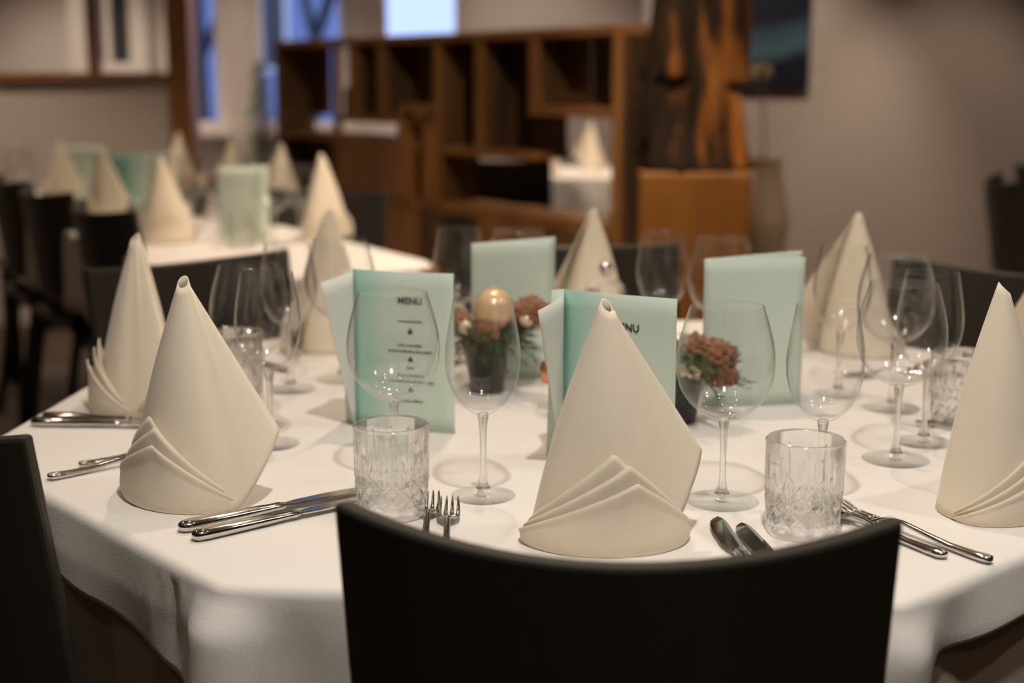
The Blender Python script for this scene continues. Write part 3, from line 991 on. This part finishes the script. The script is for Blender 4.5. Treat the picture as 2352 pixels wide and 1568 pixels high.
# ------------------------------------------------------------------ menu cards
def sheet(name, pts_bottom, pts_top, m, parent, th=0.0009, nz=10):
    """a card leaf between a bottom polyline and a top polyline (local coordinates)"""
    n = len(pts_bottom)
    v, f = [], []
    for i in range(n):
        for j in range(nz + 1):
            v.append(Vector(pts_bottom[i]).lerp(Vector(pts_top[i]), j / nz))
    for i in range(n - 1):
        for j in range(nz):
            a = i * (nz + 1) + j
            f.append((a, a + nz + 1, a + nz + 2, a + 1))
    o = obj(name, mesh_from(name, v, f, m, True, recalc=False), parent)
    md = o.modifiers.new('thickness', 'SOLIDIFY'); md.thickness = th; md.offset = 0
    return o
def text_mesh(s, size, m):
    cu = bpy.data.curves.new('print', 'FONT')
    cu.body = s; cu.size = size; cu.align_x = 'CENTER'; cu.extrude = 0.0001; cu.offset = 0.0002
    to = bpy.data.objects.new('print', cu)
    C.objects.link(to)
    bpy.context.view_layer.update()
    dg = bpy.context.evaluated_depsgraph_get()
    me = bpy.data.meshes.new_from_object(to.evaluated_get(dg))
    bpy.data.objects.remove(to)
    me.materials.clear(); me.materials.append(m)
    return me
HM = 0.212
def menu(label, F_, Rr, Bk, ins_top=None, printed=True, seed=0, z=TZ, spine=False):
    """F_: spine foot, Rr: foot of the front leaf's free edge, Bk: foot of the rear leaf's free edge (world x,y)"""
    t = thing('menu_card', label, 'menu card', (F_[0], F_[1], z + .0006), 0, 'mint menu cards')
    fr = Vector((Rr[0] - F_[0], Rr[1] - F_[1], 0))
    bk = Vector((Bk[0] - F_[0], Bk[1] - F_[1], 0))
    up = Vector((0, 0, HM))
    nrm = Vector((fr.y, -fr.x, 0)).normalized()
    if nrm.y > 0: nrm = -nrm
    n = 12
    bot = [fr * (i / n) + nrm * (0.004 * math.sin(PI * i / n)) for i in range(n + 1)]
    sheet('front_leaf', bot, [b + up for b in bot], M['spine'] if (ins_top or spine) else M['mint'], t)
    bot = [bk * (i / n) for i in range(n + 1)]
    tk = bk if not ins_top else Vector((bk.x * .8, -abs(bk.y) * .3, 0))     # an opened card's rear leaf twists a little
    sheet('rear_leaf', bot, [tk * (i / n) + up for i in range(n + 1)], M['spine'] if spine else M['mint'], t)
    if ins_top:
        # pale insert page flopping open towards the viewer at its top, closed at its foot
        it = Vector((ins_top[0] - F_[0], ins_top[1] - F_[1], 0))
        b0, t0 = [], []
        o_ = nrm * .0018
        for i in range(n + 1):
            s = i / n
            b0.append(o_ + it * (s * .05) + Vector((0, 0, .002)))
            t0.append(o_ + it * s + nrm * (-0.018 * math.sin(PI * s)) + up * (0.985 - 0.02 * s))
        sheet('insert_leaf', b0, t0, M['insert'], t)
    if printed:
        W_ = fr.length
        pr = bpy.data.objects.new('print', None); C.objects.link(pr); pr.parent = t
        ang = math.atan2(fr.y, fr.x)
        pr.location = fr * .58 + nrm * 0.0052
        pr.rotation_euler = (R(90), 0, ang)
        obj('heading', text_mesh('MENU', 0.0125, M['ink']), pr, (0, .170, 0))
        rnd = random.Random(seed)
        for (y, w_, h_) in ((.146, .034, .0030), (.114, .034, .0028), (.106, .062, .0030), (.084, .010, .0030), (.074, .036, .0028), (.066, .062, .0030), (.040, .034, .0028)):
            x = -w_ / 2
            v, f = [], []
            while x < w_ / 2:
                ww = rnd.uniform(.0010, .0024)
                hh = h_ * rnd.choice((.6, .6, .95))
                o_ = len(v)
                v += [(x, y, 0), (x + ww, y, 0), (x + ww, y + hh, 0), (x, y + hh, 0)]
                f.append((o_, o_+1, o_+2, o_+3))
                x += ww + .0007
            obj('text_line', mesh_from('text_line', v, f, M['ink'], recalc=False), pr)
        for y in (.131, .094, .053):
            v = [(-.0035, y, 0), (.0035, y, 0), (.003, y + .004, 0), (.0012, y + .0045, 0), (0, y + .0085, 0), (-.0012, y + .0045, 0), (-.003, y + .004, 0)]
            obj('ornament', mesh_from('ornament', v, [tuple(range(7))], M['ink'], recalc=False), pr)
    return t
# spine colour: deep teal fading to mint along the card
ms = bpy.data.materials.new('teal_to_mint_gradient'); ms.use_nodes = True
nt = ms.node_tree; b = nt.nodes['Principled BSDF']; b.inputs['Roughness'].default_value = .75; b.inputs['Specular IOR Level'].default_value = .2
tc = nt.nodes.new('ShaderNodeTexCoord'); sp = nt.nodes.new('ShaderNodeSeparateXYZ'); rp = nt.nodes.new('ShaderNodeValToRGB')
rp.color_ramp.elements[0].position = 0.0; rp.color_ramp.elements[0].color = (0.34, 0.58, 0.50, 1)
rp.color_ramp.elements[1].position = 0.058; rp.color_ramp.elements[1].color = (0.62, 0.72, 0.63, 1); rp.color_ramp.interpolation = 'EASE'
nt.links.new(tc.outputs['Object'], sp.inputs[0]); nt.links.new(sp.outputs['X'], rp.inputs[0]); nt.links.new(rp.outputs[0], b.inputs['Base Color'])
M['spine'] = ms
menu('mint menu card with dark print seen through the wide wine glass at the left', (-0.209, 1.858), (-0.075, 1.812), (-0.226, 1.885), (-0.243, 1.785), seed=1)
menu('mint menu card with MENU heading half hidden by the central napkin', (0.062, 1.678), (0.188, 1.600), (0.043, 1.712), (0.030, 1.565), seed=2)
menu('plain mint menu card at the back behind the gold bauble', (-0.062, 2.150), (0.060, 2.170), (0.068, 2.245), None, False)
menu('plain mint menu card at the right behind two wine glasses', (0.268, 1.965), (0.412, 1.985), (0.424, 2.065), None, False)

# ------------------------------------------------------------------ centrepieces and small glassware
def bumpy_ball(r, seed, sx=1, sy=1, sz=1, amp=.12, sub=3):
    rnd = random.Random(seed)
    bm = bmesh.new()
    bmesh.ops.create_icosphere(bm, subdivisions=sub, radius=1)
    ph = [rnd.uniform(0, 6) for _ in range(6)]
    v, f = [], []
    for q in bm.verts:
        d = q.co.normalized()
        k = 1 + amp * (math.sin(6 * d.x + ph[0]) * math.sin(5 * d.y + ph[1]) + .7 * math.sin(11 * d.z + ph[2]) * math.sin(9 * d.x + ph[3]) + .5 * math.sin(17 * d.y + ph[4]) * math.sin(15 * d.z + ph[5]))
        v.append(Vector((d.x * sx, d.y * sy, d.z * sz)) * r * k)
    f = [tuple(x.index for x in p.verts) for p in bm.faces]
    bm.free()
    return v, f
def sprig_mesh(cx, cz, n, spread, seed, zlo=-.02, zhi=.05):
    """pine twigs: thin stems set with needles"""
    rnd = random.Random(seed)
    v, f = [], []
    for k in range(n):
        a = rnd.uniform(0, 2 * PI)
        d = Vector((math.cos(a), math.sin(a), rnd.uniform(-.35, .75))).normalized()
        L = spread * rnd.uniform(.6, 1.1)
        p0 = Vector((math.cos(a) * cx, math.sin(a) * cx, cz))
        for q in range(26):
            s = q / 26
            p = p0 + d * L * s + Vector((0, 0, -0.02 * s * s))
            for w_ in range(2):
                nd = (d * .7 + Vector((rnd.uniform(-1, 1), rnd.uniform(-1, 1), rnd.uniform(-.8, 1)))).normalized()
                e = p + nd * rnd.uniform(.010, .018)
                sd = nd.cross(d)
                sd = (sd.normalized() if sd.length > 1e-4 else Vector((1, 0, 0))) * .0010
                o_ = len(v)
                v += [p - sd, p + sd, e]
                f.append((o_, o_ + 1, o_ + 2))
    return v, f
def centrepiece(x, y, label, balls, cones, seed, rz=0):
    t = thing('centrepiece', label, 'centrepiece', (x, y, TZ + .0006), rz, 'winter centrepieces')
    obj('pot', lathe_mesh('pot', [(0, 0), (.022, 0), (.0245, .003), (.031, .05), (.036, .082), (.0365, .085), (.034, .085), (.030, .06), (0, .06)], M['pot'], 36), t)
    v, f = sprig_mesh(.018, .085, 70, .072, seed)
    o = obj('pine_greens', mesh_from('pine_greens', v, f, M['pine'], recalc=False), t)
    o['kind'] = 'stuff'
    for i, (bx, by, bz, r, mm) in enumerate(balls):
        bo = obj('bauble', lathe_mesh('bauble', [(r * math.sin(PI * q / 24), -r * math.cos(PI * q / 24)) for q in range(25)], M[mm], 32), t, (bx, by, bz))
        obj('cap', lathe_mesh('cap', [(0, r + .003), (r * .16, r + .002), (r * .18, r * .975), (0, r * .97)], M['gold'], 12), bo)
    for i, (bx, by, bz, r) in enumerate(cones):
        v, f = bumpy_ball(r * 1.08, seed * 10 + i, 1, 1, .8, .22, 4)
        obj('velvet_cone', mesh_from('velvet_cone', v, f, M['cone'], True), t, (bx, by, bz))
    return t
centrepiece(-0.037, 2.065, 'black pot with pine greens, velvety cones and a large gold bauble', [(0.010, -.015, .128, .031, 'gold'), (.058, -.02, .112, .011, 'pearl'), (-.03, -.04, .105, .010, 'pearl')],
            [(.062, .0, .120, .026), (.03, .04, .11, .022), (-.045, .01, .105, .022), (.0, -.038, .098, .017)], 3)
centrepiece(0.225, 1.880, 'black pot with pine greens, brown cones and pearl baubles, half behind the central menu', [(-.004, -.042, .082, .0125, 'pearl'), (.014, -.046, .078, .010, 'pearl'), (-.03, .03, .10, .012, 'pearl')],
            [(.046, -.012, .092, .026), (.02, -.01, .106, .020), (-.02, -.02, .106, .019), (.055, -.02, .07, .020)], 5)

def make_jar():
    t = thing('glass_jar', 'x', 'jar')
    ob = smooth_profile([(0.0, 0.0), (.022, 0.0), (.026, .004), (.024, .012), (.030, .03), (.034, .055), (.034, .075), (.030, .090)], 5)
    ib = smooth_profile([(.028, .090), (.031, .074), (.0312, .055), (.027, .03), (.018, .014), (0, .012)], 5)
    obj('body', lathe_mesh('body', ob + ib, M['bowl'], 40), t)
    ld = smooth_profile([(.031, .091), (.0345, .098), (.033, .110), (.024, .121), (.010, .126), (.006, .130), (.0065, .134), (.0105, .138), (.0115, .144), (.009, .151), (0.0, .154)], 5)
    obj('lid', lathe_mesh('lid', [(0, .091)] + ld, M['stem'], 40), t)
    obj('knob_cap', lathe_mesh('knob_cap', [(0.0, .1545)] + [(.0118 * math.sin(PI * q / 12), .1443 + .0102 * math.cos(PI * q / 12)) for q in range(1, 7)] + [(0, .1443)], M['steel'], 20), t)
    return t
jar0 = make_jar(); uj = []
place(jar0, uj, (0.158, 2.38, TZ + .0006), 0, 'lidded clear glass jar with a round knob before the far middle napkin', 'lidded glass jars')
place(jar0, uj, (-0.098, 2.20, TZ + .0006), 0, 'lidded clear glass jar beside the gold bauble, right of the left menu card', 'lidded glass jars', .9)
sh = thing('tealight_glass', 'small glass tealight holder with copper tint left of the central menu card', 'candle holder', (0.053, 1.935, TZ + .0006))
obj('cup', lathe_mesh('cup', smooth_profile([(0, .0), (.018, 0), (.019, .004), (.012, .018), (.010, .03), (.018, .045), (.021, .062), (.017, .082), (.0155, .08), (.019, .062), (.016, .047), (0, .040)], 4), M['bowl'], 32), sh)
obj('copper_candle', lathe_mesh('copper_candle', [(0, .042), (.013, .044), (.0145, .06), (.013, .072), (0, .074)], M['copper'], 24), sh)

# ------------------------------------------------------------------ long table behind, to the left
LD = Vector((-0.5, 0.866, 0))                         # direction along the table, away from the camera
LN = Vector((-0.866, -0.5, 0))                        # across, to the left
L0 = Vector((-0.16, 3.52, 0))                         # near right corner
LW, LL = 0.64, 2.9
lang = math.atan2(LD.y, LD.x)
def lt(along, across): return L0 + LD * along + LN * across
lt_ = thing('long_table', 'long banquet table under a white cloth behind the foreground table', 'table', (L0.x, L0.y, 0), lang)
obj('tabletop', box_mesh('tabletop', 0.01, LL - .01, 0.01, LW - .01, .715, .742, M['oak'], .003), lt_)
for ax in (.12, LL - .12):
    for ay in (.1, LW - .1):
        obj('leg', box_mesh('leg', ax - .03, ax + .03, ay - .03, ay + .03, 0, .715, M['black_wood'], .003), lt_)
def rrect(x0, x1, y0, y1, r):
    pts = []
    for (cx, cy, a0) in ((x1 - r, y1 - r, 0), (x0 + r, y1 - r, 90), (x0 + r, y0 + r, 180), (x1 - r, y0 + r, 270)):
        for q in range(9):
            a = R(a0 + 90 * q / 8)
            pts.append(Vector((cx + r * math.cos(a), cy + r * math.sin(a))))
    return pts
lc = draped('tablecloth', rrect(0, LL, 0, LW, .12), TZ, lambda s, p: .22, M['linen'], lambda s, p, d: .03 * d + .02 * math.sin(50 * PI * s) * d / .3, n=240, rings=6)
lc.location = (L0.x, L0.y, 0); lc.rotation_euler = (0, 0, lang)
tag(lc, 'white cloth on the long table at the left behind the black chairs', 'tablecloth')
LG = 'chairs at the long table'
def lchair(along, side, label, out=0.02, rot=0):
    """side 'l' or 'r' of the long table"""
    if side == 'l':
        p = lt(along, LW - .18 + out); face = math.degrees(math.atan2(-LN.y, -LN.x))
    else:
        p = lt(along, .18 - out); face = math.degrees(math.atan2(LN.y, LN.x))
    chair(p.x, p.y, face + rot, label, LG)
lchair(0.80, 'l', 'black chair at the long table, second from the left edge of the photo', .0, 4)
lchair(1.50, 'l', 'black chair at the long table, at the left edge of the photo', .0, 4)
lchair(2.05, 'l', 'black chair at the far left of the long table, cropped by the photo edge', .0)
lchair(0.88, 'r', 'black chair behind the right-hand napkin of the long table, before the divider', .12, 40)
NG = 'folded napkins on the long table'
def lnap(x, y, facing, label, scale=1.0): napkin(x, y, facing, label, NG, TZ, scale)
lnap(-0.545, 4.13, 310, 'large blurred napkin at the right end of the long table, before a black chair')
lnap(-0.985, 4.02, 300, 'blurred napkin on the long table left of the grey-green upright card')
lnap(-1.285, 4.48, 210, 'blurred napkin on the long table behind the second black chair')
lnap(-1.00, 5.15, 30, 'blurred napkin tip by the oak post, farthest on the long table')
lnap(-0.76, 4.75, 30, 'blurred napkin on the long table in front of the divider')
lnap(-1.62, 5.12, 210, 'blurred napkin at the left of the long table behind the first black chair')
lnap(-1.33, 5.75, 30, 'blurred napkin at the far end of the long table below the partition')
menu('blurred mint card standing upright behind a glass at the right of the long table', (-0.828, 4.01), (-0.700, 4.02), (-0.70, 4.10), None, False)
menu('blurred mint card fanned open with a dark green fold on the long table', (-1.265, 4.72), (-1.155, 4.82), (-1.39, 4.79), None, False, spine=True)
menu('blurred mint card beside the fanned card, before the partition', (-1.55, 5.28), (-1.49, 5.26), (-1.66, 5.30), None, False)
menu('blurred mint card at the left edge of the photo on the long table', (-2.03, 5.55), (-1.95, 5.42), (-2.12, 5.48), None, False)
for (kind, x, y, label) in (
        ('b', -0.66, 3.94, 'blurred wide wine glass before the upright card on the long table'),
        ('n', -0.60, 4.02, 'blurred slender wine glass right of the upright card on the long table'),
        ('b', -0.86, 4.28, 'blurred wide wine glass between the napkins of the long table'),
        ('n', -0.98, 4.36, 'blurred slender wine glass between the napkins of the long table'),
        ('b', -1.10, 4.55, 'blurred wide wine glass beside the fanned card'),
        ('n', -1.36, 4.98, 'blurred slender wine glass behind the fanned card'),
        ('b', -1.70, 4.95, 'blurred wide wine glass above the leftmost black chair'),
        ('n', -1.80, 5.20, 'blurred slender wine glass above the leftmost black chair')):
    (big if kind == 'b' else nar)(x, y, label)
tumbler(-0.74, 3.88, 'blurred cut-crystal tumbler at the near end of the long table', .2)
tumbler(-1.10, 4.22, 'blurred cut-crystal tumbler in the middle of the long table', .4)
place(jar0, uj, (-0.99, 4.62, TZ + .0006), 0, 'lidded glass jar on the long table behind the napkins', 'lidded glass jars')
centrepiece(-1.06, 4.82, 'blurred dark centrepiece with a bauble in the middle of the long table', [(.02, -.03, .12, .02, 'gold'), (-.03, -.03, .11, .015, 'pearl')], [(.05, 0, .11, .025), (-.04, .02, .11, .025)], 8)
centrepiece(-1.62, 5.42, 'blurred dark centrepiece with a bauble at the far left of the long table', [(.0, -.03, .14, .022, 'gold'), (-.03, -.03, .11, .015, 'pearl')], [(.05, 0, .11, .025), (-.04, .02, .11, .025)], 9)

# ------------------------------------------------------------------ table and chairs beyond the divider
bt = thing('far_table', 'table under a white cloth glimpsed through the divider', 'table', (0.25, 7.1, 0))
obj('tabletop', box_mesh('tabletop', -.38, .38, -.38, .38, .715, .742, M['oak'], .003), bt)
obj('pedestal', lathe_mesh('pedestal', [(0, 0), (.25, 0), (.25, .03), (.05, .06), (.05, .70), (.12, .715), (0, .715)], M['black_wood'], 24), bt)
bc = draped('tablecloth', rrect(-.4, .4, -.4, .4, .06), TZ, lambda s, p: .22, M['linen'], lambda s, p, d: .03 * d + .03 * math.sin(36 * PI * s) * d / .4, n=200, rings=6)
bc.location = (0.25, 7.1, 0)
tag(bc, 'white cloth on the table glimpsed through the divider opening', 'tablecloth')
napkin(0.13, 6.95, 260, 'napkin on the far table seen through the divider opening', 'napkins on the far table')
napkin(0.40, 7.20, 20, 'smaller-looking napkin at the right of the far table behind the divider', 'napkins on the far table')
chair(-0.36, 6.95, 60, 'black chair seen through the divider opening, left of the far table', 'chairs beyond the divider')
chair(0.02, 6.42, 70, 'black chair just behind the divider opening, nearest the far table', 'chairs beyond the divider')
nt2 = thing('side_table', 'small table under a white cloth behind the divider, left of the far chairs', 'table', (-0.55, 7.95, 0))
obj('tabletop', box_mesh('tabletop', -.3, .3, -.3, .3, .715, .742, M['oak'], .003), nt2)
obj('pedestal', lathe_mesh('pedestal', [(0, 0), (.25, 0), (.25, .03), (.05, .06), (.05, .70), (.12, .715), (0, .715)], M['black_wood'], 24), nt2)
bc = draped('tablecloth', rrect(-.32, .32, -.32, .32, .05), TZ, lambda s, p: .22, M['linen'], lambda s, p, d: .03 * d + .03 * math.sin(30 * PI * s) * d / .4, n=160, rings=6)
bc.location = (-0.55, 7.95, 0)
tag(bc, 'white cloth on the small table behind the divider', 'tablecloth')

# right edge: chairs at a side table by the wall
chair(1.90, 4.92, -10, 'black chair at the right edge seen from its side before the taupe wall', 'chairs at the right edge')
chair(2.30, 5.75, -40, 'black chair behind the one at the right edge, mostly out of the photo', 'chairs at the right edge')
rt = thing('wall_table', 'table under a cream cloth at the right edge beside the side-on chair', 'table', (2.62, 4.85, 0))
obj('tabletop', box_mesh('tabletop', -.38, .38, -.38, .38, .715, .742, M['oak'], .003), rt)
obj('pedestal', lathe_mesh('pedestal', [(0, 0), (.25, 0), (.25, .03), (.05, .06), (.05, .70), (.12, .715), (0, .715)], M['black_wood'], 24), rt)
bc = draped('tablecloth', rrect(-.4, .4, -.4, .4, .06), TZ, lambda s, p: .22, M['linen'], lambda s, p, d: .03 * d + .03 * math.sin(36 * PI * s) * d / .4, n=200, rings=6)
bc.location = (2.62, 4.85, 0)
tag(bc, 'cream cloth on the table at the right edge of the photo', 'tablecloth')

# decorated little fir on the window sill side
ft = thing('small_fir', 'small decorated fir with coloured baubles before the middle window', 'tree', (-1.50, 8.62, 0))
obj('stand', lathe_mesh('stand', [(0, 0), (.12, 0), (.13, .02), (.10, .24), (.09, .25), (0, .25)], M['pot'], 28), ft)
v, f = tube([Vector((0, 0, .2)), Vector((0, 0, .8)), Vector((0, 0, 1.32))], [.02, .014, .004], 8)
obj('trunk', mesh_from('trunk', v, f, M['bark_out'], True), ft)
rnd = random.Random(11)
v, f = [], []
for k in range(150):
    z = .4 + .9 * (k / 150)
    a = k * 2.399
    L = .17 * (1.36 - z) / .96 + .02
    p0 = Vector((0, 0, z))
    d = Vector((math.cos(a), math.sin(a), -.15))
    for q in range(12):
        p = p0 + d * L * (q / 12)
        for w_ in range(3):
            nd = (d + Vector((rnd.uniform(-1, 1), rnd.uniform(-1, 1), rnd.uniform(-1, 1)))).normalized()
            e = p + nd * .03
            sd = nd.orthogonal().normalized() * .002
            o_ = len(v); v += [p - sd, p + sd, e]; f.append((o_, o_+1, o_+2))
o = obj('needles', mesh_from('needles', v, f, M['pine'], recalc=False), ft); o['kind'] = 'stuff'
for i, (a, z, c) in enumerate(((250, 1.14, (.75, .75, .7)), (285, .98, (.55, .2, .45)), (265, .93, (.5, .45, .8)), (300, 1.02, (.3, .5, .8)), (240, 1.00, (.3, .6, .5)), (280, 1.22, (.6, .7, .9)), (310, .90, (.7, .3, .5)))):
    L = .17 * (1.36 - z) / .96 + .035
    bo = obj('bauble', lathe_mesh('bauble', [(.022 * math.sin(PI * q / 16), -.022 * math.cos(PI * q / 16)) for q in range(17)], mat('bauble_%d' % i, c, .12, .8), 20), ft, (math.cos(R(a)) * L, math.sin(R(a)) * L, z))
